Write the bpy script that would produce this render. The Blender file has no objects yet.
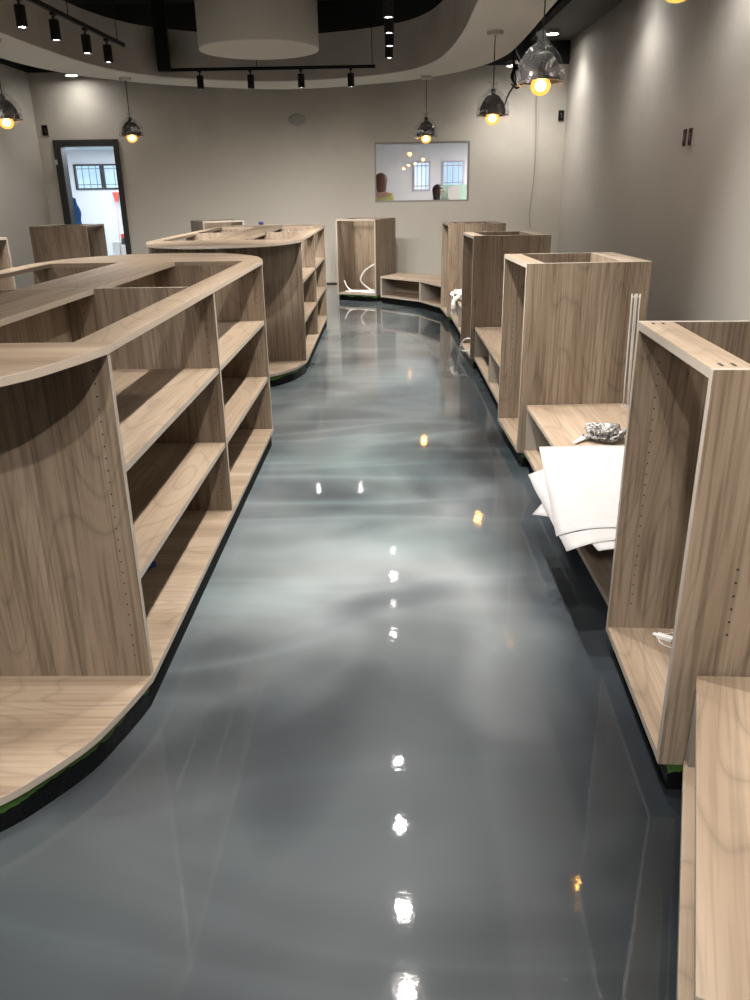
import bpy, bmesh, math, random
from mathutils import Vector, Matrix, noise
random.seed(7)
S = bpy.context.scene
COL = S.collection
PI = math.pi

# ------------------------------------------------------------------ materials
def new_mat(name):
    m = bpy.data.materials.new(name); m.use_nodes = True
    nt = m.node_tree; nt.nodes.clear()
    out = nt.nodes.new('ShaderNodeOutputMaterial')
    b = nt.nodes.new('ShaderNodeBsdfPrincipled')
    nt.links.new(b.outputs[0], out.inputs[0])
    return m, nt, b
def N(nt, t, **kw):
    n = nt.nodes.new(t)
    for k, v in kw.items():
        if k in n.inputs: n.inputs[k].default_value = v
        else: setattr(n, k, v)
    return n
def ramp(nt, fac, stops, interp='LINEAR'):
    r = nt.nodes.new('ShaderNodeValToRGB'); r.color_ramp.interpolation = interp
    e = r.color_ramp.elements
    while len(e) < len(stops): e.new(.5)
    for i, (p, c) in enumerate(stops):
        e[i].position = p; e[i].color = (*c, 1) if len(c) == 3 else c
    nt.links.new(fac, r.inputs[0]); return r.outputs[0]
def mixc(nt, fac, a, b, mode='MIX'):
    m = nt.nodes.new('ShaderNodeMix'); m.data_type = 'RGBA'; m.blend_type = mode
    for s, v in ((0, fac), (6, a), (7, b)):
        if hasattr(v, 'links') or isinstance(v, bpy.types.NodeSocket): nt.links.new(v, m.inputs[s])
        else: m.inputs[s].default_value = v if s == 0 else (*v, 1)
    return m.outputs[2]
def math_n(nt, op, a, b=None, c=None):
    m = nt.nodes.new('ShaderNodeMath'); m.operation = op
    for i, v in enumerate((a, b, c)):
        if v is None: continue
        if isinstance(v, bpy.types.NodeSocket): nt.links.new(v, m.inputs[i])
        else: m.inputs[i].default_value = v
    return m.outputs[0]
def plain(name, col, rough=.5, metal=0., spec=.5, emit=None, es=0, coat=0):
    m, nt, b = new_mat(name)
    b.inputs['Base Color'].default_value = (*col, 1)
    b.inputs['Roughness'].default_value = rough
    b.inputs['Metallic'].default_value = metal
    b.inputs['Specular IOR Level'].default_value = spec
    b.inputs['Coat Weight'].default_value = coat
    nz = N(nt, 'ShaderNodeTexNoise'); nz.inputs['Scale'].default_value = 30
    tc = N(nt, 'ShaderNodeTexCoord'); nt.links.new(tc.outputs['Object'], nz.inputs['Vector'])
    c = mixc(nt, nz.outputs[0], [x*.92 for x in col], [min(1, x*1.06) for x in col])
    nt.links.new(c, b.inputs['Base Color'])
    if emit:
        b.inputs['Emission Color'].default_value = (*emit, 1)
        b.inputs['Emission Strength'].default_value = es
    return m

def wood(name, axis, tint=1.0, pore=.75, ring=.5):
    """laminate with the grain along `axis` of the thing's own frame"""
    m, nt, b = new_mat(name)
    tc = N(nt, 'ShaderNodeTexCoord'); oi = N(nt, 'ShaderNodeObjectInfo')
    off = nt.nodes.new('ShaderNodeVectorMath'); off.operation = 'ADD'
    mul = nt.nodes.new('ShaderNodeVectorMath'); mul.operation = 'SCALE'
    cmb = nt.nodes.new('ShaderNodeCombineXYZ')
    for i in range(3): nt.links.new(oi.outputs['Random'], cmb.inputs[i])
    nt.links.new(cmb.outputs[0], mul.inputs[0]); mul.inputs['Scale'].default_value = 13.7
    nt.links.new(tc.outputs['Object'], off.inputs[0]); nt.links.new(mul.outputs[0], off.inputs[1])
    def stretched(k, base=1.0):
        mp = N(nt, 'ShaderNodeMapping')
        s = [base, base, base]; s[axis] = base*k
        mp.inputs['Scale'].default_value = s
        nt.links.new(off.outputs[0], mp.inputs['Vector']); return mp.outputs[0]
    # cathedral figure: contour lines of a slow stretched noise
    n1 = N(nt, 'ShaderNodeTexNoise'); n1.inputs['Scale'].default_value = 2.6; n1.inputs['Detail'].default_value = 1.5
    nt.links.new(stretched(.22), n1.inputs['Vector'])
    t = math_n(nt, 'MULTIPLY', n1.outputs[0], 38.0)
    fr = math_n(nt, 'PINGPONG', t, 1.0)
    rings = ramp(nt, fr, [(0, (0, 0, 0)), (.12, (.62,)*3), (.4, (1, 1, 1)), (1, (.85,)*3)])
    # straight pores / streaks
    n2 = N(nt, 'ShaderNodeTexNoise'); n2.inputs['Scale'].default_value = 90; n2.inputs['Detail'].default_value = 4
    nt.links.new(stretched(.025), n2.inputs['Vector'])
    n3 = N(nt, 'ShaderNodeTexNoise'); n3.inputs['Scale'].default_value = 9; n3.inputs['Detail'].default_value = 2
    nt.links.new(stretched(.07), n3.inputs['Vector'])
    base = ramp(nt, n3.outputs[0], [(.25, (.215*tint, .155*tint, .106*tint)), (.5, (.30*tint, .226*tint, .160*tint)), (.75, (.38*tint, .298*tint, .220*tint))])
    c1 = mixc(nt, .55, base, rings, 'MULTIPLY')
    c1 = mixc(nt, ring, base, c1)
    pores = ramp(nt, n2.outputs[0], [(.38, (.52, .49, .46)), (.54, (1, 1, 1)), (.8, (1.0, 1.0, 1.0))])
    c2 = mixc(nt, pore, c1, pores, 'MULTIPLY')
    nt.links.new(c2, b.inputs['Base Color'])
    b.inputs['Roughness'].default_value = .48
    b.inputs['Specular IOR Level'].default_value = .35
    bp = N(nt, 'ShaderNodeBump'); bp.inputs['Strength'].default_value = .04; bp.inputs['Distance'].default_value = .002
    nt.links.new(n2.outputs[0], bp.inputs['Height']); nt.links.new(bp.outputs[0], b.inputs['Normal'])
    return m
WOOD = [wood('oak_laminate_grain_x', 0, .95, .35, .4), wood('oak_laminate_grain_y', 1, .95, .35, .45), wood('oak_laminate_grain_z_shaded', 2, .76, .7, .42)]  # upright-grain copy tinted darker: shade of vertical faces put into its colour
EDGE = plain('edge_banding', (.32, .28, .235), .45)
HOLE = plain('drilled_hole', (.02, .015, .01), .9)
PALE = plain('pale_edge', (.37, .31, .25), .5)

def kick_mat(th=.116):
    m, nt, b = new_mat('toe_kick_paint')
    tc = N(nt, 'ShaderNodeTexCoord'); sp = N(nt, 'ShaderNodeSeparateXYZ')
    nt.links.new(tc.outputs['Object'], sp.inputs[0])
    nz = N(nt, 'ShaderNodeTexNoise'); nz.inputs['Scale'].default_value = 9; nz.inputs['Detail'].default_value = 4
    nt.links.new(tc.outputs['Object'], nz.inputs['Vector'])
    a = math_n(nt, 'MULTIPLY', nz.outputs[0], .085)
    f = math_n(nt, 'GREATER_THAN', math_n(nt, 'ADD', sp.outputs[2], a), th)
    c = mixc(nt, f, (.004, .0045, .005), (.045, .10, .022))
    nt.links.new(c, b.inputs['Base Color'])
    b.inputs['Roughness'].default_value = .25
    b.inputs['Specular IOR Level'].default_value = .10
    bp = N(nt, 'ShaderNodeBump'); bp.inputs['Strength'].default_value = .5; bp.inputs['Distance'].default_value = .01
    n2 = N(nt, 'ShaderNodeTexNoise'); n2.inputs['Scale'].default_value = 22
    nt.links.new(tc.outputs['Object'], n2.inputs['Vector'])
    nt.links.new(n2.outputs[0], bp.inputs['Height']); nt.links.new(bp.outputs[0], b.inputs['Normal'])
    return m
KICK_END = kick_mat(); KICK_CURVE = kick_mat(.107)
KICK = plain('black_toe_kick', (.004, .0045, .005), .6, spec=.06)

def wisp_f(nt, c):
    return ramp(nt, c, [(.40, (0, 0, 0)), (.50, (.45, .45, .45)), (.55, (1, 1, 1)), (.62, (.25, .25, .25)), (.8, (0, 0, 0))])
def floor_mat():
    m, nt, b = new_mat('metallic_epoxy_floor')
    tc = N(nt, 'ShaderNodeTexCoord')
    def nzn(scale, detail, dist, sx=1, sy=1, off=0, rot=0):
        mp = N(nt, 'ShaderNodeMapping'); mp.inputs['Scale'].default_value = (sx, sy, 1); mp.inputs['Location'].default_value = (off, off*.7, 0)
        mp.inputs['Rotation'].default_value = (0, 0, rot)
        nt.links.new(tc.outputs['Object'], mp.inputs['Vector'])
        n = N(nt, 'ShaderNodeTexNoise'); n.inputs['Scale'].default_value = scale; n.inputs['Detail'].default_value = detail
        n.inputs['Distortion'].default_value = dist; n.inputs['Roughness'].default_value = .45
        nt.links.new(mp.outputs[0], n.inputs['Vector']); return n.outputs[0]
    a = nzn(.62, 3, .7, .9, 1.0, 3.1, .3)
    c = nzn(.75, 3, 1.5, .45, 1.6, 9.3, .08)
    d = nzn(.9, 2, .8, .7, 1.0, 21.0)
    # broad pale band mid-aisle: bright wall reflections painted into the pigment colour
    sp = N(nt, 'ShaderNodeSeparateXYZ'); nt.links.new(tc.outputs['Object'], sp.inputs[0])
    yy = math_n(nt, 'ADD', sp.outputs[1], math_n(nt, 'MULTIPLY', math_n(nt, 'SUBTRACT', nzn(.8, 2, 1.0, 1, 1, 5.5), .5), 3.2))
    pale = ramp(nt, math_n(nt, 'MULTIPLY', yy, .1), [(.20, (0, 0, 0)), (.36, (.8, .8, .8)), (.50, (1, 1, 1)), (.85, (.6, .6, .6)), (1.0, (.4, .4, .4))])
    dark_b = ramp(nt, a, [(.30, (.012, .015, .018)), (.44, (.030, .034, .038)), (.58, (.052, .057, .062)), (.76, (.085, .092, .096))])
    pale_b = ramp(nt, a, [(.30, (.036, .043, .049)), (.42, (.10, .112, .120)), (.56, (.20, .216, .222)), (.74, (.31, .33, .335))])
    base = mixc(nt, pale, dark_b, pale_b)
    wf = math_n(nt, 'MULTIPLY', wisp_f(nt, c), math_n(nt, 'ADD', math_n(nt, 'MULTIPLY', pale, .28), .03))
    col = mixc(nt, wf, base, (.34, .40, .42))
    tint = ramp(nt, d, [(.4, (1, 1, 1)), (.7, (.84, .95, .93))])
    col = mixc(nt, 1.0, col, tint, 'MULTIPLY')
    dk = ramp(nt, nzn(1.0, 1.5, .5, 1.1, .9, 40.0), [(.56, (1, 1, 1)), (.70, (.45, .47, .5))])
    col = mixc(nt, 1.0, col, dk, 'MULTIPLY')
    # shade and dark kick reflections painted along the right-hand cabinets
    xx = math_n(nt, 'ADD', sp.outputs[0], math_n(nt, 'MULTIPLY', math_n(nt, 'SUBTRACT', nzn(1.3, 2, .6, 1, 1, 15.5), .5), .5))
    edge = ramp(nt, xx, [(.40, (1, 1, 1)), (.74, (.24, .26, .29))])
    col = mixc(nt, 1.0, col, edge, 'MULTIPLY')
    nt.links.new(col, b.inputs['Base Color'])
    b.inputs['Roughness'].default_value = .42
    b.inputs['Metallic'].default_value = .12
    b.inputs['Specular IOR Level'].default_value = .15
    b.inputs['Coat Weight'].default_value = 1.0
    b.inputs['Coat Roughness'].default_value = .035
    b.inputs['Coat IOR'].default_value = 1.55
    n = N(nt, 'ShaderNodeTexNoise'); n.inputs['Scale'].default_value = 45; n.inputs['Detail'].default_value = 2
    nt.links.new(tc.outputs['Object'], n.inputs['Vector'])
    n2 = N(nt, 'ShaderNodeTexNoise'); n2.inputs['Scale'].default_value = 2.2
    nt.links.new(tc.outputs['Object'], n2.inputs['Vector'])
    h = math_n(nt, 'ADD', math_n(nt, 'MULTIPLY', n.outputs[0], .0012), math_n(nt, 'MULTIPLY', n2.outputs[0], .006))
    bp = N(nt, 'ShaderNodeBump'); bp.inputs['Strength'].default_value = .12; bp.inputs['Distance'].default_value = 1.0
    nt.links.new(h, bp.inputs['Height']); nt.links.new(bp.outputs[0], b.inputs['Coat Normal'])
    return m

def wall_mat(name, zblack=3.6, spray_shade=1.0, col=(.66, .615, .54)):
    m, nt, b = new_mat(name)
    tc = N(nt, 'ShaderNodeTexCoord'); sp = N(nt, 'ShaderNodeSeparateXYZ')
    nt.links.new(tc.outputs['Object'], sp.inputs[0])
    n1 = N(nt, 'ShaderNodeTexNoise'); n1.inputs['Scale'].default_value = .9; n1.inputs['Detail'].default_value = 3
    nt.links.new(tc.outputs['Object'], n1.inputs['Vector'])
    n2 = N(nt, 'ShaderNodeTexNoise'); n2.inputs['Scale'].default_value = 14; n2.inputs['Detail'].default_value = 4
    nt.links.new(tc.outputs['Object'], n2.inputs['Vector'])
    base = mixc(nt, n1.outputs[0], [c*.93 for c in col], [c*1.05 for c in col])
    base = mixc(nt, math_n(nt, 'MULTIPLY', n2.outputs[0], .10), base, (.35, .33, .30))
    # cloudy black overspray from the plenum; upper-wall light falloff is painted in too
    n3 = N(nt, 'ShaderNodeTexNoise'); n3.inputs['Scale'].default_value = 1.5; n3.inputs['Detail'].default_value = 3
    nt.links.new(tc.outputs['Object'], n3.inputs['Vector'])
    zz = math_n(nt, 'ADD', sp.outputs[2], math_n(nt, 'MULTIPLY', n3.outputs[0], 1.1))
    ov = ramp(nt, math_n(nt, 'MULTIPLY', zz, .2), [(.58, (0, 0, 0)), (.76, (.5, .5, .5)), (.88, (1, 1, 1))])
    col2 = mixc(nt, math_n(nt, 'MULTIPLY', ov, .62*spray_shade), base, (.07, .068, .062))
    if zblack:
        k = math_n(nt, 'GREATER_THAN', sp.outputs[2], zblack)
        col2 = mixc(nt, k, col2, (.008, .008, .009))
    nt.links.new(col2, b.inputs['Base Color'])
    b.inputs['Roughness'].default_value = .75
    return m

def fascia_mat():
    m, nt, b = new_mat('soffit_drywall')
    tc = N(nt, 'ShaderNodeTexCoord')
    n3 = N(nt, 'ShaderNodeTexNoise'); n3.inputs['Scale'].default_value = 1.3; n3.inputs['Detail'].default_value = 3
    nt.links.new(tc.outputs['Object'], n3.inputs['Vector'])
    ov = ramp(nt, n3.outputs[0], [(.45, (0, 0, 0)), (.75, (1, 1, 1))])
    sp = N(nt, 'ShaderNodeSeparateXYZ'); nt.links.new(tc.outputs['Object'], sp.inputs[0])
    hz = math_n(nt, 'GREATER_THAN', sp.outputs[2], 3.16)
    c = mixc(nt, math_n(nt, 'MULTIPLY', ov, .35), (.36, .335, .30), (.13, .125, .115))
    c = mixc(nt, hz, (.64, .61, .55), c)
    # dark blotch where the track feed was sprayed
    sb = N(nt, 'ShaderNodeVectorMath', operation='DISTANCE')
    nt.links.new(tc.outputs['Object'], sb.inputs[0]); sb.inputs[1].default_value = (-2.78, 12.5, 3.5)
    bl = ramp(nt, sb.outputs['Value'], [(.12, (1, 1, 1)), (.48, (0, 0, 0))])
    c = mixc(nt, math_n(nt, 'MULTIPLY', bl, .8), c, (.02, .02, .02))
    nt.links.new(c, b.inputs['Base Color']); b.inputs['Roughness'].default_value = .8
    return m

def glass_mat(name, tint=(1, 1, 1), refl=1.0):
    m = bpy.data.materials.new(name); m.use_nodes = True; nt = m.node_tree; nt.nodes.clear()
    out = N(nt, 'ShaderNodeOutputMaterial'); tr = N(nt, 'ShaderNodeBsdfTransparent'); gl = N(nt, 'ShaderNodeBsdfGlossy')
    tr.inputs[0].default_value = (*tint, 1); gl.inputs['Roughness'].default_value = .0
    fz = N(nt, 'ShaderNodeFresnel'); fz.inputs['IOR'].default_value = 1.5
    mx = N(nt, 'ShaderNodeMixShader')
    f = math_n(nt, 'MULTIPLY', fz.outputs[0], refl)
    nt.links.new(f, mx.inputs[0]); nt.links.new(tr.outputs[0], mx.inputs[1]); nt.links.new(gl.outputs[0], mx.inputs[2])
    nt.links.new(mx.outputs[0], out.inputs[0]); return m
def bag_mat():
    m = bpy.data.materials.new('clear_plastic_film'); m.use_nodes = True; nt = m.node_tree; nt.nodes.clear()
    out = N(nt, 'ShaderNodeOutputMaterial'); tr = N(nt, 'ShaderNodeBsdfTransparent'); gl = N(nt, 'ShaderNodeBsdfPrincipled')
    gl.inputs['Base Color'].default_value = (.75, .75, .75, 1); gl.inputs['Roughness'].default_value = .12
    gl.inputs['Specular IOR Level'].default_value = .9
    tr.inputs[0].default_value = (.95, .95, .95, 1)
    tc = N(nt, 'ShaderNodeTexCoord'); nz = N(nt, 'ShaderNodeTexNoise'); nz.inputs['Scale'].default_value = 9; nz.inputs['Distortion'].default_value = 1.2
    nt.links.new(tc.outputs['Object'], nz.inputs['Vector'])
    r = ramp(nt, nz.outputs[0], [(.46, (.06,)*3), (.6, (.14,)*3), (.66, (.85,)*3), (.72, (.12,)*3)])
    mx = N(nt, 'ShaderNodeMixShader'); nt.links.new(r, mx.inputs[0]); nt.links.new(tr.outputs[0], mx.inputs[1]); nt.links.new(gl.outputs[0], mx.inputs[2])
    nt.links.new(mx.outputs[0], out.inputs[0]); return m
BLACK = plain('matt_black_metal', (.004, .004, .004), .6, spec=.2)
WHITE = plain('white_plastic', (.75, .74, .72), .4)
GREYW = plain('grey_box', (.30, .30, .30), .6)
DARKFRAME = plain('dark_bronze_frame', (.03, .03, .028), .45)
PAPER = plain('white_paper', (.33, .322, .32), .7)
LENS = plain('lamp_lens', (1, 1, 1), .3, emit=(1, .97, .92), es=60)
LENSDIM = plain('lamp_lens_low', (1, 1, 1), .3, emit=(1, .97, .92), es=20)
def bulb_mat():
    m = bpy.data.materials.new('amber_bulb_glass'); m.use_nodes = True; nt = m.node_tree; nt.nodes.clear()
    out = N(nt, 'ShaderNodeOutputMaterial'); tr = N(nt, 'ShaderNodeBsdfTransparent'); em = N(nt, 'ShaderNodeEmission'); mx = N(nt, 'ShaderNodeMixShader')
    tr.inputs[0].default_value = (1, .74, .34, 1); em.inputs[0].default_value = (1, .47, .10, 1); em.inputs[1].default_value = 1.5
    mx.inputs[0].default_value = .55
    nt.links.new(tr.outputs[0], mx.inputs[1]); nt.links.new(em.outputs[0], mx.inputs[2]); nt.links.new(mx.outputs[0], out.inputs[0]); return m
BULB = bulb_mat()
FILAMENT = plain('bulb_filament', (1, .8, .5), .3, emit=(1, .66, .30), es=75)
SMOKE = plain('smoked_chrome', (.09, .072, .062), .2, metal=.8)
BAG = bag_mat(); GLASS = glass_mat('window_glass', (1, 1, 1), 1.6)
CANOPY = plain('brushed_nickel', (.45, .42, .38), .35, metal=.6)

# ------------------------------------------------------------------ mesh helpers
def obj(name, bm, mats, parent=None, smooth=False, bevel=0.0):
    me = bpy.data.meshes.new(name)
    bmesh.ops.recalc_face_normals(bm, faces=bm.faces[:])
    bm.to_mesh(me); bm.free()
    for m in (mats if isinstance(mats, (list, tuple)) else [mats]): me.materials.append(m)
    if smooth:
        for p in me.polygons: p.use_smooth = True
    o = bpy.data.objects.new(name, me); COL.objects.link(o)
    if parent: o.parent = parent
    if bevel:
        md = o.modifiers.new('bevel', 'BEVEL'); md.width = bevel; md.segments = 2; md.limit_method = 'ANGLE'
    return o
def tag(o, label, cat, group=None):
    o['label'] = label; o['category'] = cat
    if group: o['group'] = group
    return o
def thing(name, label, cat, loc=(0, 0, 0), rz=0, group=None):
    o = bpy.data.objects.new(name, None); COL.objects.link(o); o.empty_display_size = .1
    o.location = loc; o.rotation_euler = (0, 0, rz)
    return tag(o, label, cat, group)
def struct(o): o['kind'] = 'structure'; return o
def box(bm, x0, x1, y0, y1, z0, z1, mat=0, thin=None, edge=1):
    """axis box; if thin axis given, the narrow faces take the edge material"""
    v = [bm.verts.new((x, y, z)) for z in (z0, z1) for y in (y0, y1) for x in (x0, x1)]
    for idx, ax in (((0, 2, 3, 1), 2), ((4, 5, 7, 6), 2), ((0, 1, 5, 4), 1), ((2, 6, 7, 3), 1), ((0, 4, 6, 2), 0), ((1, 3, 7, 5), 0)):
        f = bm.faces.new([v[i] for i in idx]); f.material_index = mat if (thin is None or ax == thin) else edge
def prism(bm, pts, z0, z1, mat=0, side=None, holes=None):
    lo = [bm.verts.new((x, y, z0)) for x, y in pts]; hi = [bm.verts.new((x, y, z1)) for x, y in pts]
    n = len(pts)
    f = bm.faces.new(lo); f.material_index = mat
    f = bm.faces.new(hi); f.material_index = mat
    for i in range(n):
        f = bm.faces.new([lo[i], lo[(i+1) % n], hi[(i+1) % n], hi[i]]); f.material_index = mat if side is None else side
def strip(bm, outer, inner, z0, z1, mat=0):
    """closed ring between two loops of equal count"""
    n = len(outer)
    L = [[bm.verts.new((x, y, z)) for x, y in ring] for ring in (outer, inner) for z in (z0, z1)]
    oo0, oo1, ii0, ii1 = L
    for i in range(n):
        j = (i+1) % n
        for q in ((oo0[i], oo0[j], oo1[j], oo1[i]), (ii0[j], ii0[i], ii1[i], ii1[j]), (oo0[j], oo0[i], ii0[i], ii0[j]), (oo1[i], oo1[j], ii1[j], ii1[i])):
            f = bm.faces.new(q); f.material_index = mat
def lathe(bm, prof, seg=32, c=(0, 0, 0), mat=0, cap=True):
    rings = []
    for r, z in prof:
        rings.append([bm.verts.new((c[0]+r*math.cos(2*PI*k/seg), c[1]+r*math.sin(2*PI*k/seg), c[2]+z)) for k in range(seg)])
    for a, b in zip(rings, rings[1:]):
        for k in range(seg):
            f = bm.faces.new([a[k], a[(k+1) % seg], b[(k+1) % seg], b[k]]); f.material_index = mat
    if cap:
        for r in (rings[0], rings[-1]):
            f = bm.faces.new(r); f.material_index = mat
def catmull(pts, sub=8, closed=False):
    P = [Vector(p) for p in pts]; n = len(P); out = []
    rng = range(n) if closed else range(n-1)
    for i in rng:
        if closed: p0, p1, p2, p3 = P[i-1], P[i], P[(i+1) % n], P[(i+2) % n]
        else: p0, p1, p2, p3 = P[max(i-1, 0)], P[i], P[i+1], P[min(i+2, n-1)]
        for s in range(sub):
            t = s/sub
            out.append(.5*((2*p1)+(p2-p0)*t+(2*p0-5*p1+4*p2-p3)*t*t+(3*p1-p0-3*p2+p3)*t**3))
    if not closed: out.append(P[-1])
    return out
def tube(bm, pts, r, seg=8, mat=0, sub=6, smooth=True):
    P = catmull(pts, sub) if smooth else [Vector(p) for p in pts]
    rings = []; up = Vector((.13, .27, .95)).normalized()
    for i, p in enumerate(P):
        t = (P[min(i+1, len(P)-1)]-P[max(i-1, 0)]).normalized()
        a = t.cross(up)
        if a.length < .05: a = t.cross(Vector((1, 0, 0)))
        a.normalize(); b = t.cross(a)
        rr = r(i/(len(P)-1)) if callable(r) else r
        rings.append([bm.verts.new(p+a*rr*math.cos(2*PI*k/seg)+b*rr*math.sin(2*PI*k/seg)) for k in range(seg)])
    for a, b in zip(rings, rings[1:]):
        for k in range(seg):
            f = bm.faces.new([a[k], a[(k+1) % seg], b[(k+1) % seg], b[k]]); f.material_index = mat; f.smooth = True
    for q in (rings[0], rings[-1]):
        f = bm.faces.new(q); f.material_index = mat
def holes(bm, axis, plane, a, z0, z1, step=.038, r=.0028, mat=2, side=1):
    """column of small shelf-pin holes on a face normal to axis (0=x,1=y); a = other horizontal coord"""
    z = z0
    while z < z1:
        vs = []
        for k in range(8):
            u = r*math.cos(2*PI*k/8); w = r*math.sin(2*PI*k/8)
            p = (plane+side*.0004, a+u, z+w) if axis == 0 else (a+u, plane+side*.0004, z+w)
            vs.append(bm.verts.new(p))
        f = bm.faces.new(vs); f.material_index = mat
        z += step
T = .025; Z0, Z1 = .095, 1.222; DK = .12
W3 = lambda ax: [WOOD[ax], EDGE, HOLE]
def dup(o, parent=None):
    c = o.copy(); COL.objects.link(c); c.parent = parent
    for ch in list(o.children): dup(ch, c)
    return c

# ------------------------------------------------------------------ island
HW = .735; HL = 1.485
CURVE = [(.735, 0), (.715, -.10), (.69, -.2), (.645, -.34), (.555, -.49), (.48, -.58), (.36, -.67), (.2, -.745), (0, -.775)]
def cap_outline(sgn, inner, inset=0.0):
    c = catmull([(x, y, 0) for x, y in CURVE], 4)
    R = [((p.x*(HW-inset)/HW), (p.y*(.775-inset)/.775)) for p in c]
    pts = [(x, -HL+y) for x, y in R] + [(-x, -HL+y) for x, y in reversed(R[:-1])]
    pts = [(HW-inset, -HL+inner)] + pts + [(-(HW-inset), -HL+inner)]
    if sgn > 0: pts = [(x, -y) for x, y in reversed(pts)]
    return pts
def make_island(label, loc, rz, sx=1.0):
    t = thing('display_island', label, 'shelving island', loc, rz); t.scale = (sx, 1, 1)
    # deck: rounded ends + long middle, one slab
    near = cap_outline(-1, 0); far = cap_outline(1, 0)
    bm = bmesh.new(); prism(bm, near[1:-1] + far[1:-1], Z0, DK, 0, 1); obj('deck', bm, W3(0), t, bevel=.0015)
    for s, inn in ((-1, .06), (1, T)):
        bm = bmesh.new(); prism(bm, cap_outline(s, inn), Z1-T, Z1, 0, 1)
        for f in bm.faces:
            if all(abs(abs(v.co.y)-(HL-inn)) < 1e-4 for v in f.verts): f.material_index = 0
        obj('end_top', bm, [WOOD[0], PALE], t, bevel=.002)
    y0, y1 = -HL+.06, HL-T
    for s in (-1, 1):
        a, b_ = sorted((s*HW, s*(HW-.12)))
        bm = bmesh.new(); box(bm, a, b_, y0, y1, Z1-T, Z1, 0, 2, 1); obj('top_rail', bm, [WOOD[1], PALE], t, bevel=.002)
        for ya, yb in ((y0, -T/2), (T/2, y1)):
            a, b_ = sorted((s*.0015, s*.18))
            bm = bmesh.new(); box(bm, a, b_, ya, yb, Z1-T, Z1, 0, 2, 1); obj('centre_rail', bm, [WOOD[1], PALE], t, bevel=.002)
        for ya, yb in ((-HL+T, -T/2), (T/2, HL-T)):
            a, b_ = sorted((s*.03, s*.045))
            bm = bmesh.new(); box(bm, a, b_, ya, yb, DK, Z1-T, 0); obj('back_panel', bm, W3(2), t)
            for z in (.48, .848):
                a, b_ = sorted((s*.045, s*(HW-.012)))
                bm = bmesh.new(); box(bm, a, b_, ya, yb, z-T, z, 0, 2, 1); obj('shelf', bm, W3(1), t, bevel=.001)
    for k, yy in enumerate((-HL, -T/2, HL-T)):
        bm = bmesh.new()
        if k == 1:
            w = HW-.006; q = HW-.12
            pr = [(-w, DK), (w, DK), (w, Z1-T), (q, Z1-T), (q, Z1), (-q, Z1), (-q, Z1-T), (-w, Z1-T)]
            A = [bm.verts.new((x, yy, z)) for x, z in pr]; B = [bm.verts.new((x, yy+T, z)) for x, z in pr]
            bm.faces.new(A); bm.faces.new(B)
            for i in range(len(pr)):
                f = bm.faces.new([A[i], A[(i+1) % 8], B[(i+1) % 8], B[i]]); f.material_index = 1
        else: box(bm, -HW+.004, HW-.004, yy, yy+T, DK, Z1-T, 0, 1, 1)
        for s in (-1, 1):
            for a in (HW-.05, .12):
                for pl, sd in ((yy, -1), (yy+T, 1)):
                    if k == 0 and sd == -1 and a < .5: continue
                    holes(bm, 1, pl, s*a, .2, 1.17, mat=2, side=sd)
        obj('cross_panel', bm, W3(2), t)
    # centre fin under each rounded end
    for s in (-1, 1):
        bm = bmesh.new(); a, b_ = sorted((s*HL, s*(HL+.35)))
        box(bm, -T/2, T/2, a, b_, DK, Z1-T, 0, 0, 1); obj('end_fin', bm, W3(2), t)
    # toe kicks
    for s in (-1, 1):
        a, b_ = sorted((s*(HW-.018), s*(HW-.04)))
        bm = bmesh.new(); box(bm, a, b_, -HL, HL, 0, Z0, 0); obj('toe_kick', bm, KICK, t)
        out = cap_outline(s, 0, .018)[1:-1]; inn = cap_outline(s, 0, .04)[1:-1]
        bm = bmesh.new()
        n = len(out)
        V = [[bm.verts.new((x, y, z)) for x, y in R] for R in (out, inn) for z in (0, Z0)]
        for i in range(n-1):
            for q in ((V[0][i], V[0][i+1], V[1][i+1], V[1][i]), (V[2][i+1], V[2][i], V[3][i], V[3][i+1]), (V[1][i], V[1][i+1], V[3][i+1], V[3][i]), (V[0][i+1], V[0][i], V[2][i], V[2][i+1])): bm.faces.new(q)
        for i in (0, n-1): bm.faces.new((V[0][i], V[1][i], V[3][i], V[2][i]))
        obj('curved_toe_kick', bm, KICK_CURVE, t, smooth=False)
    return t
make_island('large oak display island with rounded ends and bare shelves, filling the left foreground', (-1.455, 3.765, 0), -math.radians(1.3))
make_island('far oak laminate display island with rounded ends, standing behind the foreground island', (-1.305, 9.05, 0), -math.radians(1.0), .955)

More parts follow.
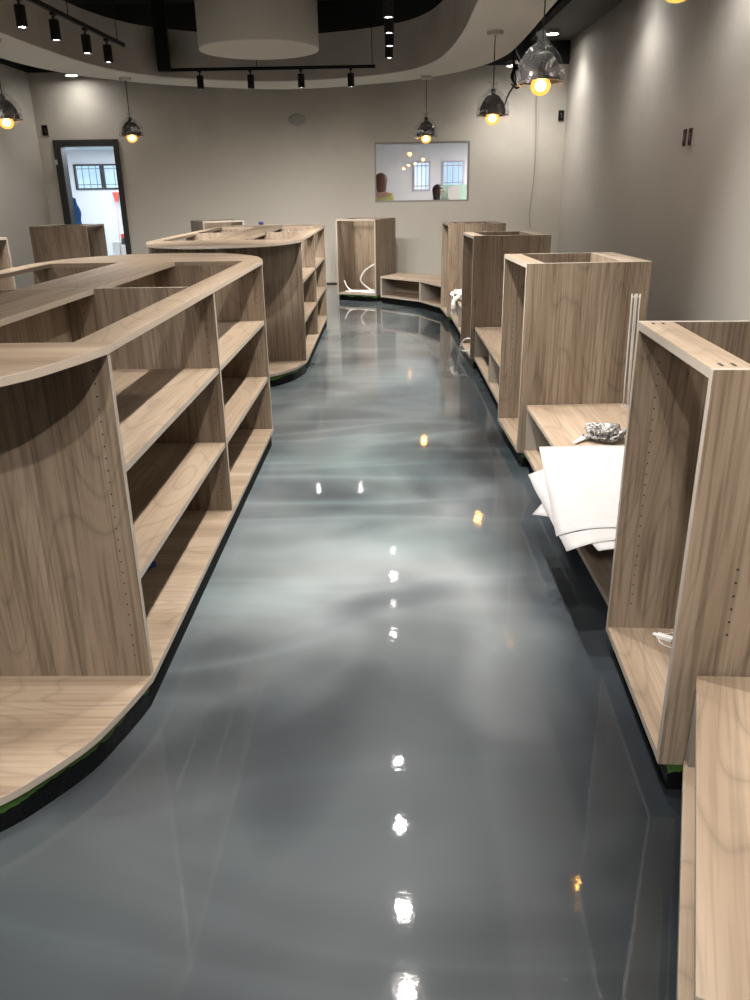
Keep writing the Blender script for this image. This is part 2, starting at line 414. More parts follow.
# ------------------------------------------------------------------ tower cabinets; local X = depth, Y = along the front
def make_tower(label, loc, deg, w=.74, d=.715, side_holes=False):
    t = thing('tower_cabinet', label, 'cabinet', loc, math.radians(deg), None)
    h = w/2
    for s in (-1, 1):
        a, b_ = sorted((s*h, s*(h-T)))
        bm = bmesh.new(); box(bm, 0, d, a, b_, Z0, Z1, 0, 1, 1)
        for pl, sd in ((a, -1), (b_, 1)):
            inner = (sd == -s)
            if inner:
                for x in (.075, .50): holes(bm, 1, pl, x, .22, 1.12, side=sd)
        if s == -1 and side_holes: holes(bm, 1, a, .13, .52, .72, side=-1, r=.0035)
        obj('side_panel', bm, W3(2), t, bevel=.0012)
    bm = bmesh.new(); box(bm, .001, d, -h+T, h-T, Z0, DK, 0, 2, 1); obj('deck', bm, W3(1), t)
    bm = bmesh.new(); box(bm, 0, .105, -h+T, h-T, Z1-T, Z1, 0, 2, 1)
    for s in (-1, 1):
        for x in (.03, .06):       # pocket holes in the rail
            f = bm.faces.new([bm.verts.new(p) for p in ((x, s*(h-.04), Z1+.0004), (x+.009, s*(h-.04), Z1+.0004), (x+.009, s*(h-.075), Z1+.0004), (x, s*(h-.075), Z1+.0004))]); f.material_index = 2
    obj('top_rail', bm, [WOOD[1], EDGE, HOLE], t)
    bm = bmesh.new(); box(bm, .585, d, -h+T, h-T, Z1-T, Z1, 0, 2, 1); obj('top_rail', bm, [WOOD[1], EDGE, HOLE], t)
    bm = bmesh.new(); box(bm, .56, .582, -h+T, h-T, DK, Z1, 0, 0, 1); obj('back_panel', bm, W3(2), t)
    bm = bmesh.new(); box(bm, .035, .05, -h+.01, h-.01, 0, Z0, 0); box(bm, .05, d-.02, -h+.01, -h+.025, 0, Z0, 0); box(bm, .05, d-.02, h-.025, h-.01, 0, Z0, 0)
    obj('toe_kick', bm, KICK_END, t)
    return t
TW = [
 ('tall open-fronted oak cabinet at the right edge, nearest of the row, beside the white paper', (.817, 2.185, 0), -4.35),
 ('tall oak cabinet in the right row with pale metal strips leaning on its side', (.879, 5.045, 0), .8),
 ('tall oak cabinet in the right row, third from the front, between two low benches', (.932, 7.99, 0), 1.2),
 ('farthest tall oak cabinet of the right row, beside the curved bench', (.955, 10.74, 0), 1.5),
]
for k, (lb, loc, dg) in enumerate(TW): make_tower(lb, loc, dg, side_holes=(k == 0), d=.76 if k == 0 else .715)
make_tower('oak cabinet facing down the aisle, left of the curved bench, white cable inside', (-.235, 12.82, 0), 63, w=.69)
make_tower('oak cabinet turned at an angle, only its top showing behind the far island', (-2.29, 13.1, 0), 117, w=.66)
make_tower('oak cabinet standing in front of the open doorway at the left', (-4.02, 12.27, 0), 178, d=.82)
make_tower('oak cabinet cut off by the left edge of the photo', (-3.88, 8.53, 0), 178)

# ------------------------------------------------------------------ low benches
BH = .40
def bench_poly(label, front, back, mids=(), rz=0, grain=1):
    """front/back: matching world xy points, near to far; one side panel per point"""
    t = thing('low_bench', label, 'bench', (front[0][0], front[0][1], 0), math.radians(rz))
    Rm = Matrix.Rotation(-math.radians(rz), 2); o0 = Vector(front[0])
    front = [tuple(Rm @ (Vector(q)-o0)) for q in front]; back = [tuple(Rm @ (Vector(q)-o0)) for q in back]
    loop = list(front)+list(reversed(back))
    bm = bmesh.new(); prism(bm, loop, BH-T, BH, 0, 1); obj('bench_top', bm, [WOOD[grain], PALE, HOLE], t, bevel=.002)
    bm = bmesh.new(); prism(bm, loop, Z0, DK, 0, 1); obj('deck', bm, W3(grain), t, bevel=.001)
    def lerp(a, b, k): return (a[0]+(b[0]-a[0])*k, a[1]+(b[1]-a[1])*k)
    fr = [Vector(p) for p in front]; bk = [Vector(p) for p in back]
    stations = []
    n = len(fr)
    for i in range(n): stations.append((fr[i], bk[i], 1 if i == 0 else (-1 if i == n-1 else 0)))
    for i, k in mids: stations.append((fr[i].lerp(fr[i+1], k), bk[i].lerp(bk[i+1], k), 0))
    for a, b_, s in stations:
        u = (b_-a).normalized(); nrm = Vector((-u.y, u.x))
        q = [a+u*.004, b_-u*.004]
        off = (0, T) if s == 1 else ((-T, 0) if s == -1 else (-T/2, T/2))
        # nrm points toward increasing station order for a right-hand run
        pts = [q[0]+nrm*off[0], q[1]+nrm*off[0], q[1]+nrm*off[1], q[0]+nrm*off[1]]
        bm = bmesh.new(); prism(bm, [(p.x, p.y) for p in pts], DK, BH-T, 0, 1); obj('divider', bm, W3(0), t)
    for i in range(n-1):
        a = fr[i].lerp(bk[i], .72); b_ = fr[i+1].lerp(bk[i+1], .72); u = (b_-a).normalized(); nr = Vector((-u.y, u.x))
        a2 = a+u*.03; b2 = b_-u*.03
        bm = bmesh.new(); prism(bm, [tuple(a2), tuple(b2), tuple(b2-nr*.012), tuple(a2-nr*.012)], DK, BH-T, 0); obj('back_panel', bm, W3(1), t)
        a = fr[i].lerp(bk[i], .07); b_ = fr[i+1].lerp(bk[i+1], .07)
        bm = bmesh.new(); prism(bm, [tuple(a), tuple(b_), tuple(b_-nr*.015), tuple(a-nr*.015)], 0, Z0, 0); obj('toe_kick', bm, KICK, t)
    return t
g = .003
bench_poly('low oak bench carrying the white paper, between the two nearest tall cabinets', [(.900, 2.565), (.925, 4.67)], [(1.63, 2.51), (1.65, 4.68)], [(0, .5)])
bench_poly('low oak bench with middle divider between second and third tall cabinets', [(.94, 5.425), (.975, 7.61)], [(1.68, 5.435), (1.70, 7.63)], [(0, .5)])
bench_poly('short low oak bench carrying a white cloth, third from the front', [(.99, 8.37), (1.01, 10.365)], [(1.72, 8.385), (1.73, 10.385)], [(0, .5)])
bench_poly('curved low oak bench in the far right corner of the run', [(.975, 11.125), (.70, 11.87), (.135, 12.52)], [(1.70, 11.145), (1.22, 12.45), (.46, 13.15)], [], 42)
bench_poly('low oak bench in the bottom right corner in front of the nearest tall cabinet', [(.505, .90), (.853, 1.80)], [(1.22, .60), (1.60, 1.745)], [], -21)
bench_poly('sliver of a low bench at the very bottom right corner', [(.02, .22), (.50, .89)], [(.62, -.22), (1.215, .59)], [], -35)
bench_poly('low oak bench along the left side, between the two left tall cabinets', [(-3.95, 11.875), (-3.93, 8.935)], [(-4.66, 11.85), (-4.64, 8.96)], [(0, .5)])

# ------------------------------------------------------------------ room shell
YB = 15.4; XL, XR = -5.85, 3.46; YN = -7.5; ZC = 4.6
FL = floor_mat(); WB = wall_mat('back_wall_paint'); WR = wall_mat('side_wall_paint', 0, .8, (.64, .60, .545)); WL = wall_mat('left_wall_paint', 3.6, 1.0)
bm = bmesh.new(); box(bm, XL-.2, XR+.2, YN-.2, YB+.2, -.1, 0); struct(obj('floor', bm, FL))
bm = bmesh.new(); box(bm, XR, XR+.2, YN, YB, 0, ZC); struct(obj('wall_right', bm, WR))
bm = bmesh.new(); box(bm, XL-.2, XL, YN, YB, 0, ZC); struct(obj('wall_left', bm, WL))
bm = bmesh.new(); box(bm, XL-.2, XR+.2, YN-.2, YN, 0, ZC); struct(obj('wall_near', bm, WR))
DX0, DX1, DZ = -5.50, -4.50, 2.46
WX0, WX1, WZ0, WZ1 = .09, 1.79, 1.42, 2.42
bm = bmesh.new()
def bw(x0, x1, z0, z1): box(bm, x0, x1, YB, YB+.2, z0, z1)
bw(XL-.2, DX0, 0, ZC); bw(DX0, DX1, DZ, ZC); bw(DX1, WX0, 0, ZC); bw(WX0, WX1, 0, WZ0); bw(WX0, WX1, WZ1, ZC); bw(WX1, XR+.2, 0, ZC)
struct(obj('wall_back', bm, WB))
BLK = plain('black_sprayed_deck', (.006, .006, .007), .8)
bm = bmesh.new(); box(bm, XL-.2, XR+.2, YN-.2, YB+.2, ZC, ZC+.1); struct(obj('ceiling', bm, BLK))
bm = bmesh.new(); box(bm, 2.75, XR, YN, YB, 3.96, 4.08); struct(obj('ceiling_perimeter', bm, plain('dark_grey_ceiling', (.10, .098, .09), .8)))
# baseboard-like dark joint at the back wall foot
bm = bmesh.new(); box(bm, DX1+.09, XR, YB-.012, YB, 0, .022); struct(obj('baseboard_back', bm, plain('dark_base_strip', (.05, .045, .04), .6)))

# oval soffit ring
A1 = math.radians(1.2)
def xc(y): return -1.53+.021*y
YM = 4.0
O = [(3.03, 4.0), (3.03, 8.0), (3.04, 10.2), (2.98, 11.2), (2.75, 12.05), (2.3, 12.82), (1.75, 13.4), (1.1, 13.8), (.5, 14.07), (0, 14.17)]
I = [(2.33, 4.0), (2.33, 8.0), (2.33, 9.4), (2.27, 10.6), (2.14, 11.5), (1.9, 12.15), (1.55, 12.56), (1.1, 12.87), (.5, 13.13), (0, 13.22)]
def ringpts(P):
    Q = catmull([(a, b, 0) for a, b in P], 6)
    R = [(p.x, p.y) for p in Q]
    far = R + [(-x, y) for x, y in reversed(R[:-1])]
    near = [(x, 2*YM-y) for x, y in reversed(far)][1:-1]
    return [(xc(y)+x, y) for x, y in far+near]
SOF = fascia_mat()
bm = bmesh.new(); strip(bm, ringpts(O), ringpts(I), 3.15, 3.75); struct(obj('ceiling_soffit', bm, SOF))
# drum
DW = plain('drum_plaster', (.46, .44, .40), .7)
bm = bmesh.new(); lathe(bm, [(.0, 0), (.66, 0), (.685, .005), (.69, .02), (.69, 1.40), (.0, 1.42)], 64, cap=False)
d = obj('ceiling_drum', bm, DW, smooth=True); d.location = (-1.255, 10.45, 3.15)
for p in d.data.polygons: p.use_smooth = abs(p.normal.z) < .5
struct(d)

# door frame
t = bpy.data.objects.new('door_1', None); COL.objects.link(t); t.location = (0, 0, 0); struct(t)
bm = bmesh.new()
for x0, x1, z0, z1 in ((DX0-.09, DX0+.04, 0, DZ+.08), (DX1-.03, DX1+.06, 0, DZ+.08), (DX0+.04, DX1-.03, DZ-.03, DZ+.08)):
    box(bm, x0, x1, YB-.04, YB+.22, z0, z1)
obj('door_frame', bm, DARKFRAME, t, bevel=.004)
bm = bmesh.new(); box(bm, DX0-.085, DX0-.05, YB-.075, YB-.04, 2.14, 2.22); obj('door_closer_bracket', bm, WHITE, t)
# interior window
t = bpy.data.objects.new('window_1', None); COL.objects.link(t); struct(t)
bm = bmesh.new()
WF = plain('window_trim_grey', (.33, .31, .28), .5)
for x0, x1, z0, z1 in ((WX0, WX0+.025, WZ0, WZ1), (WX1-.025, WX1, WZ0, WZ1), (WX0+.025, WX1-.025, WZ0, WZ0+.03), (WX0+.025, WX1-.025, WZ1-.03, WZ1)):
    box(bm, x0, x1, YB+.01, YB+.12, z0, z1)
obj('window_frame', bm, WF, t)
bm = bmesh.new(); box(bm, WX0+.02, WX1-.02, YB+.05, YB+.056, WZ0+.02, WZ1-.02); obj('window_pane', bm, GLASS, t)

# back room
YR = 19.2
BWH = plain('back_room_white', (.74, .75, .78), .8)
BWP = plain('back_room_partition', (.60, .52, .48), .8)
bm = bmesh.new(); box(bm, -8.2, 5.2, YB+.2, YR+.2, -.1, 0); struct(obj('floor_back_room', bm, plain('pale_concrete', (.5, .5, .5), .6)))
bm = bmesh.new(); box(bm, -8.2, 5.2, YB+.2, YR+.2, 2.56, 2.66); struct(obj('ceiling_back_room', bm, plain('pale_blue_ceiling', (.62, .72, .78), .8)))
bm = bmesh.new(); box(bm, -8.4, -8.2, YB+.2, YR+.2, 0, 3.0); struct(obj('wall_back_room_left', bm, BWH))
bm = bmesh.new(); box(bm, 5.2, 5.4, YB+.2, YR+.2, 0, 3.0); struct(obj('wall_back_room_right', bm, BWH))
bm = bmesh.new(); box(bm, -2.2, -2.1, YB+.2, YR, 0, 3.0); struct(obj('wall_back_room_divider', bm, BWP))
WIN = [(-6.60, -5.985, 1.74, 2.27), (-5.975, -5.0, 1.74, 2.27), (.97, 1.36, 1.60, 2.22), (1.62, 2.12, 1.66, 2.22)]
bm = bmesh.new()
xs = [-8.4] + [v for w in WIN for v in w[:2]] + [5.4]
for i in range(len(xs)-1):
    if i % 2 == 0: box(bm, xs[i], xs[i+1], YR, YR+.2, 0, 3.1)
    else:
        w = WIN[i//2]; box(bm, w[0], w[1], YR, YR+.2, 0, w[2]); box(bm, w[0], w[1], YR, YR+.2, w[3], 3.1)
struct(obj('wall_back_room_far', bm, BWH))
PUR = plain('lilac_grey_frame', (.50, .48, .62), .5)
for k, (x0, x1, z0, z1) in enumerate(WIN):
    t = bpy.data.objects.new('window_%d' % (k+2), None); COL.objects.link(t); struct(t)
    bm = bmesh.new(); fw = .035
    FM = DARKFRAME if k < 2 else PUR
    for a, b_, c, e in ((x0, x0+fw, z0, z1), (x1-fw, x1, z0, z1), (x0+fw, x1-fw, z0, z0+fw), (x0+fw, x1-fw, z1-fw, z1)):
        box(bm, a, b_, YR-.03, YR+.06, c, e)
    obj('window_frame', bm, FM, t)
    bm = bmesh.new()
    nb = 4 if k < 2 else 4
    for j in range(1, nb):
        x = x0+(x1-x0)*j/nb; box(bm, x-.006, x+.006, YR+.07, YR+.09, z0, z1)
    box(bm, x0, x1, YR+.072, YR+.088, z0+.10, z0+.115); box(bm, x0, x1, YR+.072, YR+.088, z1-.1, z1-.085)
    obj('security_grille', bm, plain('grille_%d' % k, (.16, .22, .32) if k < 2 else (.45, .44, .6), .5), t)
    bm = bmesh.new(); box(bm, x0+fw*.6, x1-fw*.6, YR+.01, YR+.016, z0+fw*.6, z1-fw*.6); obj('window_pane', bm, GLASS, t)
# things in the back room
bm = bmesh.new()
tube(bm, [(-5.68, 18.95, .0), (-5.62, 19.05, 1.53)], .012, smooth=False)
bm2 = bmesh.new(); prism(bm2, [(-5.70, 19.02), (-5.55, 19.02), (-5.55, 19.07), (-5.70, 19.07)], 1.48, 1.68); 
t = thing('broom', 'red-headed broom standing upside down against the white wall, seen through the doorway', 'broom', (0, 0, 0))
RED = plain('red_bristle', (.62, .09, .07), .6)
t.location.x = -.06
obj('handle', bm, plain('pale_pink_handle', (.68, .42, .40), .5), t); 
for v in bm2.verts:
    if v.co.z < 1.6: v.co.x = -5.625+(v.co.x+5.625)*.4
obj('bristle_head', bm2, RED, t)
bm = bmesh.new()
tube(bm, [(-5.50, 15.74, 1.58), (-5.47, 15.74, 1.45), (-5.45, 15.74, 1.25), (-5.43, 15.75, 1.02), (-5.41, 15.75, .80)], lambda s: .03+.05*s+.008*math.sin(s*20), 10)
for v in bm.verts: v.co += Vector((noise.noise(v.co*9), 0, noise.noise(v.co*7+Vector((3, 0, 0)))))*.03
tag(obj('hanging_cloth', bm, plain('blue_cloth', (.04, .24, .75), .6), smooth=True), 'bright blue cloth hanging just inside the doorway', 'cloth')
for nm, lb, x0, x1, y0, y1, z0, z1, m in (
    ('white_carton', 'taller white box standing in the back room seen through the doorway', -5.34, -5.19, 17.2, 17.4, 0, .72, WHITE),
    ('white_carton', 'wider low white box in the back room beside the taller one', -5.17, -4.9, 17.2, 17.5, 0, .66, WHITE)):
    bm = bmesh.new(); box(bm, x0, x1, y0, y1, z0, z1)
    # flaps
    box(bm, x0, x1, y0-.004, y0, z1-.10, z1-.002); tag(obj(nm, bm, m, bevel=.004), lb, 'box')
t = thing('spray_can', 'small dark can with a red cap standing on the lower white box', 'can', (-5.12, 17.3, .66))
bm = bmesh.new(); lathe(bm, [(.05, 0), (.052, .01), (.052, .10), (.035, .13)], 20); obj('can_body', bm, plain('dark_can', (.04, .05, .05), .4), t)
bm = bmesh.new(); lathe(bm, [(.045, .13), (.045, .20), (.03, .215)], 20); obj('can_cap', bm, RED, t)

# people behind the glass
SKIN = plain('skin', (.50, .31, .23), .55)
def skin_mesh(name, verts, edges, radii, mat, parent, sub=2):
    me = bpy.data.meshes.new(name); me.from_pydata(verts, edges, []); me.materials.append(mat)
    o = bpy.data.objects.new(name, me); COL.objects.link(o)
    md = o.modifiers.new('skin', 'SKIN'); md.use_smooth_shade = True
    for i, r in enumerate(radii):
        me.skin_vertices[0].data[i].radius = (r if isinstance(r, tuple) else (r, r)); me.skin_vertices[0].data[i].use_root = (i == 0)
    sb = o.modifiers.new('sub', 'SUBSURF'); sb.levels = sub; sb.render_levels = sub
    if parent: o.parent = parent
    return o
def person(label, loc, rz, top, trouser, hair, lean=0, arm=0, sc=1.0, seed=0):
    t = thing('person', label, 'person', loc, math.radians(rz)); t.scale = (sc,)*3
    L = lambda z: lean*max(0, z-.95)**1.2
    # local: faces -Y
    V = [(0, 0, .95), (0, 0, 1.12), (0, L(1.3), 1.30), (0, L(1.43), 1.43), (0, L(1.5), 1.50), (0, L(1.56)-.01, 1.56), (0, L(1.66)-.02, 1.66), (0, L(1.73)-.01, 1.73),
         (.09, 0, .90), (.10, -.01, .50), (.10, 0, .09), (.10, -.11, .04),
         (-.09, 0, .90), (-.10, .01, .50), (-.10, .02, .09), (-.10, -.09, .04),
         (.17, L(1.42), 1.42), (.22, L(1.15)-.02+arm*-.05, 1.15), (.20, L(.95)-.08-arm*.2, .93+arm*.22), (.19, L(.9)-.11-arm*.27, .85+arm*.25),
         (-.17, L(1.42), 1.42), (-.22, L(1.15), 1.15), (-.21, -.07, .92), (-.20, -.09, .84)]
    E = [(0, 1), (1, 2), (2, 3), (3, 4), (4, 5), (5, 6), (6, 7), (0, 8), (8, 9), (9, 10), (10, 11), (0, 12), (12, 13), (13, 14), (14, 15), (3, 16), (16, 17), (17, 18), (18, 19), (3, 20), (20, 21), (21, 22), (22, 23)]
    R = [(.14, .10), (.125, .09), (.15, .10), (.13, .08), .052, .060, (.078, .092), (.06, .07), .085, .058, .04, .032, .085, .058, .04, .032, .055, .042, .032, .028, .055, .042, .032, .028]
    skin_mesh('body', V, E, R, SKIN, t)
    # five fingers and a thumb side per hand
    for s, hi, wi in ((1, 19, 18), (-1, 23, 22)):
        h = Vector(V[hi]); dr = (h-Vector(V[wi])).normalized(); sd = Vector((0, 1, 0)).cross(dr); sd = Vector((dr.y*0, 1, 0))
        bm = bmesh.new()
        for k in range(4):
            b0 = h+dr*.02+sd*(k-1.5)*.018
            tube(bm, [b0, b0+dr*(.035+.006*(k in (1, 2))), b0+dr*.06+Vector((-s*.012, 0, 0))], .008, 6)
        tube(bm, [h-dr*.01-sd*.03, h+dr*.02-sd*.05, h+dr*.045-sd*.05], .009, 6)
        obj('fingers', bm, SKIN, t)
    hz = 1.66; hy = L(1.66)-.02
    bm = bmesh.new()   # face: nose, ears
    bmesh.ops.create_icosphere(bm, subdivisions=2, radius=.016, matrix=Matrix.Translation((0, hy-.098, hz-.005)) @ Matrix.Diagonal((.7, 1, 1.5, 1)))
    for s in (-1, 1): bmesh.ops.create_icosphere(bm, subdivisions=2, radius=.022, matrix=Matrix.Translation((s*.08, hy+.005, hz)) @ Matrix.Diagonal((.4, .7, 1.2, 1)))
    obj('nose_and_ears', bm, SKIN, t, smooth=True)
    for s in (-1, 1):
        bm = bmesh.new(); bmesh.ops.create_icosphere(bm, subdivisions=2, radius=.011, matrix=Matrix.Translation((s*.032, hy-.088, hz+.012))); obj('eye', bm, plain('eye', (.03, .02, .02), .2), t, smooth=True)
    bm = bmesh.new(); bmesh.ops.create_icosphere(bm, subdivisions=2, radius=.022, matrix=Matrix.Translation((0, hy-.084, hz-.045)) @ Matrix.Diagonal((1, .4, .3, 1))); obj('mouth', bm, plain('lips', (.38, .14, .12), .5), t, smooth=True)
    # long hair down the back and sides
    bm = bmesh.new(); bmesh.ops.create_icosphere(bm, subdivisions=4, radius=.112, matrix=Matrix.Translation((0, hy+.018, hz+.03)))
    for v in bm.verts:
        if v.co.z < hz:
            k = hz-v.co.z; v.co.z -= k*2.2; v.co.y += .02*k
            v.co.x *= 1+.6*k
        if v.co.y < hy-.035 and v.co.z < hz+.06: v.co.y = hy-.03
        v.co += Vector((1, 1, .3))*noise.noise(Vector((v.co.x*30, v.co.y*30, v.co.z*6)))*.008
    obj('hair', bm, hair, t, smooth=True)
    # shirt: looser shell over torso and upper arms
    V2 = [V[1], V[2], V[3], V[16], tuple(Vector(V[16]).lerp(Vector(V[17]), .75)), V[20], tuple(Vector(V[20]).lerp(Vector(V[21]), .75)), (0, 0, .90)]
    skin_mesh('shirt', V2, [(0, 1), (1, 2), (2, 3), (3, 4), (2, 5), (5, 6), (0, 7)], [(.15, .115), (.175, .12), (.15, .10), .072, .06, .072, .06, (.165, .12)], top, t)
    V3 = [(0, 0, .96), (.09, 0, .86), (.10, -.01, .50), (.10, 0, .12), (-.09, 0, .86), (-.10, .01, .50), (-.10, .02, .12)]
    skin_mesh('trousers', V3, [(0, 1), (1, 2), (2, 3), (0, 4), (4, 5), (5, 6)], [(.16, .115), .105, .075, .06, .105, .075, .06], trouser, t)
    for s, y in ((1, -.05), (-1, -.03)):
        bm = bmesh.new(); bmesh.ops.create_icosphere(bm, subdivisions=3, radius=.05, matrix=Matrix.Translation((s*.10, y, .045)) @ Matrix.Diagonal((.95, 2.6, .95, 1)))
        for v in bm.verts: v.co.z = max(v.co.z, 0)
        obj('shoe', bm, BLACK, t, smooth=True)
    return t
person('person with long brown hair in a yellow-green top, seen through the interior window', (.215, 16.3, 0), 170, plain('yellow_green_top', (.55, .55, .20), .7), plain('grey_trousers', (.14, .14, .15), .8), plain('brown_hair', (.13, .06, .04), .5), 0, 0, 1.075)
person('dark-haired person in dark clothes leaning forward behind the interior window', (1.12, 16.3, 0), 80, plain('charcoal_top', (.05, .035, .04), .7), plain('dark_trousers', (.05, .05, .06), .8), plain('black_hair', (.03, .018, .018), .5), -.28, 1, .955)
t = thing('leaning_board', 'white panel leaning against the green board behind the interior window', 'board', (1.78, 18.2, 0), 0)
bm = bmesh.new(); box(bm, -.10, .14, -.01, .01, 0, 1.68, 0); 
for v in bm.verts: v.co.y += (v.co.z)*.08
obj('panel_face', bm, PAPER, t)
bm = bmesh.new(); box(bm, 1.55, 2.25, 18.55, 18.60, .0, 1.72); box(bm, 1.55, 1.60, 18.53, 18.55, 0, 1.72)
tag(obj('green_board', bm, plain('grey_green_board', (.26, .38, .33), .6), bevel=.004), 'large grey-green board standing behind the white panel in the back room', 'board')

# ------------------------------------------------------------------ wall fittings
bm = bmesh.new(); lathe(bm, [(.0, 0), (.155, 0), (.155, .015), (.13, .03), (.0, .03)], 40, cap=False)
bmesh.ops.rotate(bm, verts=bm.verts, cent=(0, 0, 0), matrix=Matrix.Rotation(PI/2, 3, 'X'))
for v in bm.verts: v.co.z *= .6
t = thing('wall_vent', 'oval grey vent cover high on the middle of the back wall', 'vent', (-1.26, YB, 2.80))
obj('vent_plate', bm, plain('vent_grey', (.36, .345, .31), .6), t)
bm = bmesh.new()
for k in range(4): box(bm, -.055, .055, -.036, -.03, -.045+k*.024, -.033+k*.024)
obj('louvre', bm, plain('vent_light', (.42, .41, .38), .5), t)
def wbox(lb, loc, rz, sx=1):
    t = thing('electrical_box', lb, 'electrical box', loc, rz); t.scale = (sx, 1, 1)
    bm = bmesh.new()
    for a in ((-.05, .05, -.02, 0, -.085, -.075), (-.05, .05, -.02, 0, .075, .085), (-.05, -.042, -.02, 0, -.075, .075), (.042, .05, -.02, 0, -.075, .075)): box(bm, *a)
    obj('box_rim', bm, plain('box_rim_brown', (.07, .035, .03), .6), t)
    bm = bmesh.new(); box(bm, -.042, .042, -.006, 0, -.075, .075); obj('box_cavity', bm, BLACK, t)
    bm = bmesh.new(); tube(bm, [(-.01, -.006, .04), (.0, -.02, .02), (.01, -.02, -.02), (0, -.006, -.04)], .004, 6); obj('wire', bm, GREYW, t)
wbox('small dark open electrical box on the back wall near its right corner', (3.375, YB, 2.80), 0)
wbox('small dark electrical box on the back wall near its left corner', (-5.70, YB, 2.70), 0)
wbox('farther of the two slim open electrical boxes on the right wall', (XR, 9.50, 2.11), -PI/2, .55)
wbox('nearer of the two slim open electrical boxes on the right wall', (XR, 9.34, 2.11), -PI/2, .55)
bm = bmesh.new(); tube(bm, [(2.93, 15.33, 4.6), (2.92, 15.33, 3.2), (2.95, 15.33, 2.0), (2.90, 15.33, 1.2), (2.93, 15.33, .95)], .006, 6)
tag(obj('hanging_cable', bm, GREYW, smooth=True), 'thin grey cable hanging down in front of the back wall near the right corner', 'cable')
bm = bmesh.new()
for k in range(4):
    a = [(2.32+.02*k, 13.9, 4.6), (2.30+.03*k, 13.9, 4.1), (2.26, 13.9, 3.7)]
    for j in range(9):
        q = j/8*2*PI*1.5+k*.9; a.append((2.33+.10*math.cos(q+PI)*(.7+.1*k), 13.9+.03*math.sin(q*2+k), 3.30-.012*j+.13*math.sin(q)))
    tube(bm, a, .013, 6)
tube(bm, [(2.26, 13.9, 3.4), (2.30, 13.9, 3.18), (2.20, 13.9, 3.0), (2.14, 13.9, 2.84)], .013, 6)
tag(obj('cable_bundle', bm, BLACK, smooth=True), 'coiled bundle of black cables dangling from the dark ceiling behind the pendant lamps', 'cables')

# ------------------------------------------------------------------ track lighting
def lamp_spot(loc, power, size=70, blend=.6, col=(1, .955, .90), rad=.035, parent=None, rot=(0, 0, 0), name='spot_lamp'):
    l = bpy.data.lights.new(name, 'SPOT'); l.energy = power; l.spot_size = math.radians(size); l.spot_blend = blend; l.color = col; l.shadow_soft_size = rad
    o = bpy.data.objects.new(name, l); COL.objects.link(o); o.location = loc; o.rotation_euler = rot
    if parent: o.parent = parent
    return o
def track_bar(label, p0, p1, rods, z=3.22):
    c = Vector(p0).lerp(Vector(p1), .5)
    t = thing('track_rail', label, 'light track', (c.x, c.y, z))
    a = Vector(p0)-c; b_ = Vector(p1)-c; u = (b_-a).normalized(); n = Vector((-u.y, u.x))*.018
    bm = bmesh.new(); prism(bm, [tuple(a-n), tuple(b_-n), tuple(b_+n), tuple(a+n)], -.02, .02); obj('rail', bm, BLACK, t, bevel=.002)
    for k in rods:
        q = a.lerp(b_, k); bm = bmesh.new(); tube(bm, [(q.x, q.y, .02), (q.x, q.y, ZC-z)], .005, 6, smooth=False); obj('suspension_rod', bm, BLACK, t)
    return t
def spot_head(label, x, y, bright, power, group, tilt=(0, 0), cone=100):
    t = thing('track_spotlight', label, 'spotlight', (x, y, 3.20), 0, group)
    bm = bmesh.new(); lathe(bm, [(.010, -.06), (.010, .0)], 10); box(bm, -.02, .02, -.035, .035, -.02, .0); obj('mount', bm, BLACK, t)
    bm = bmesh.new(); lathe(bm, [(.038, 0), (.046, 0), (.046, .165), (.040, .17), (.0, .17)], 28, cap=False)
    lathe(bm, [(.038, 0), (.036, .012)], 28, cap=False)
    o = obj('lamp_body', bm, BLACK, t, smooth=False); o.location = (0, 0, -.225)
    bm = bmesh.new(); lathe(bm, [(.001, .008), (.037, .008)], 28, cap=False)
    o2 = obj('lens', bm, LENS if bright else LENSDIM, o)
    o.rotation_euler = (tilt[0], tilt[1], 0)
    lamp_spot((0, 0, -.015), power, cone, .9, parent=o, rad=.03)
    return t
PW = 155
track_bar('long black ceiling track above the aisle, its lamps receding to the back', (.12, 2.6), (.25, 10.4), (.05, .35, .65, .96))
G = 'spotlights on the aisle track'
AL = [(.141, 3.44), (.147, 4.04), (.156, 4.8), (.164, 5.55), (.18, 7.68), (.20, 8.39), (.22, 9.1), (.235, 9.88)]
names = ['seventh', 'sixth', 'fifth', 'fourth', 'nearest visible', 'second nearest visible', 'third nearest visible', 'farthest']
for k, (x, y) in enumerate(AL):
    lab = ('black track spotlight over the aisle, %s in the line at the top centre' % names[k]) if k > 3 else 'aisle track spotlight above the frame, seen only as a white glint on the floor'
    spot_head(lab, x, y, True if k < 4 or k in (4, 6) else False, PW if k != 9 else 40, G if k > 3 else 'aisle spotlights above the frame')
track_bar('black ceiling track at the top left, running toward the far fascia', (-3.02, 6.3), (-2.80, 10.4), (.10, .62, .95))
for k, (x, y, br) in enumerate([(-2.97, 7.86, True), (-2.91, 8.49, False), (-2.87, 9.25, True), (-2.84, 9.86, False)]):
    spot_head('black cylinder spotlight on the top left track, %s from the left' % ['first', 'second', 'third', 'fourth'][k], x, y, br, PW, 'spotlights on the left track', (0, 0))
track_bar('black ceiling track crossing in front of the far curved fascia', (-2.72, 12.40), (.10, 12.36), (.42, .985))
for k, (x, br) in enumerate([(-2.33, 0), (-1.63, 0), (-.93, 1), (-.24, 1)]):
    spot_head('black cylinder spotlight on the far cross track, %s from the left' % ['first', 'second', 'third', 'fourth'][k], x, 12.38, bool(br), PW*1.1, 'spotlights on the far cross track', (0, 0))
bm = bmesh.new(); box(bm, -2.90, -2.725, 12.34, 12.44, 3.2, 4.6); 
tag(obj('track_feed_duct', bm, BLACK, bevel=.01), 'black vertical feed duct at the left end of the far cross track', 'duct')
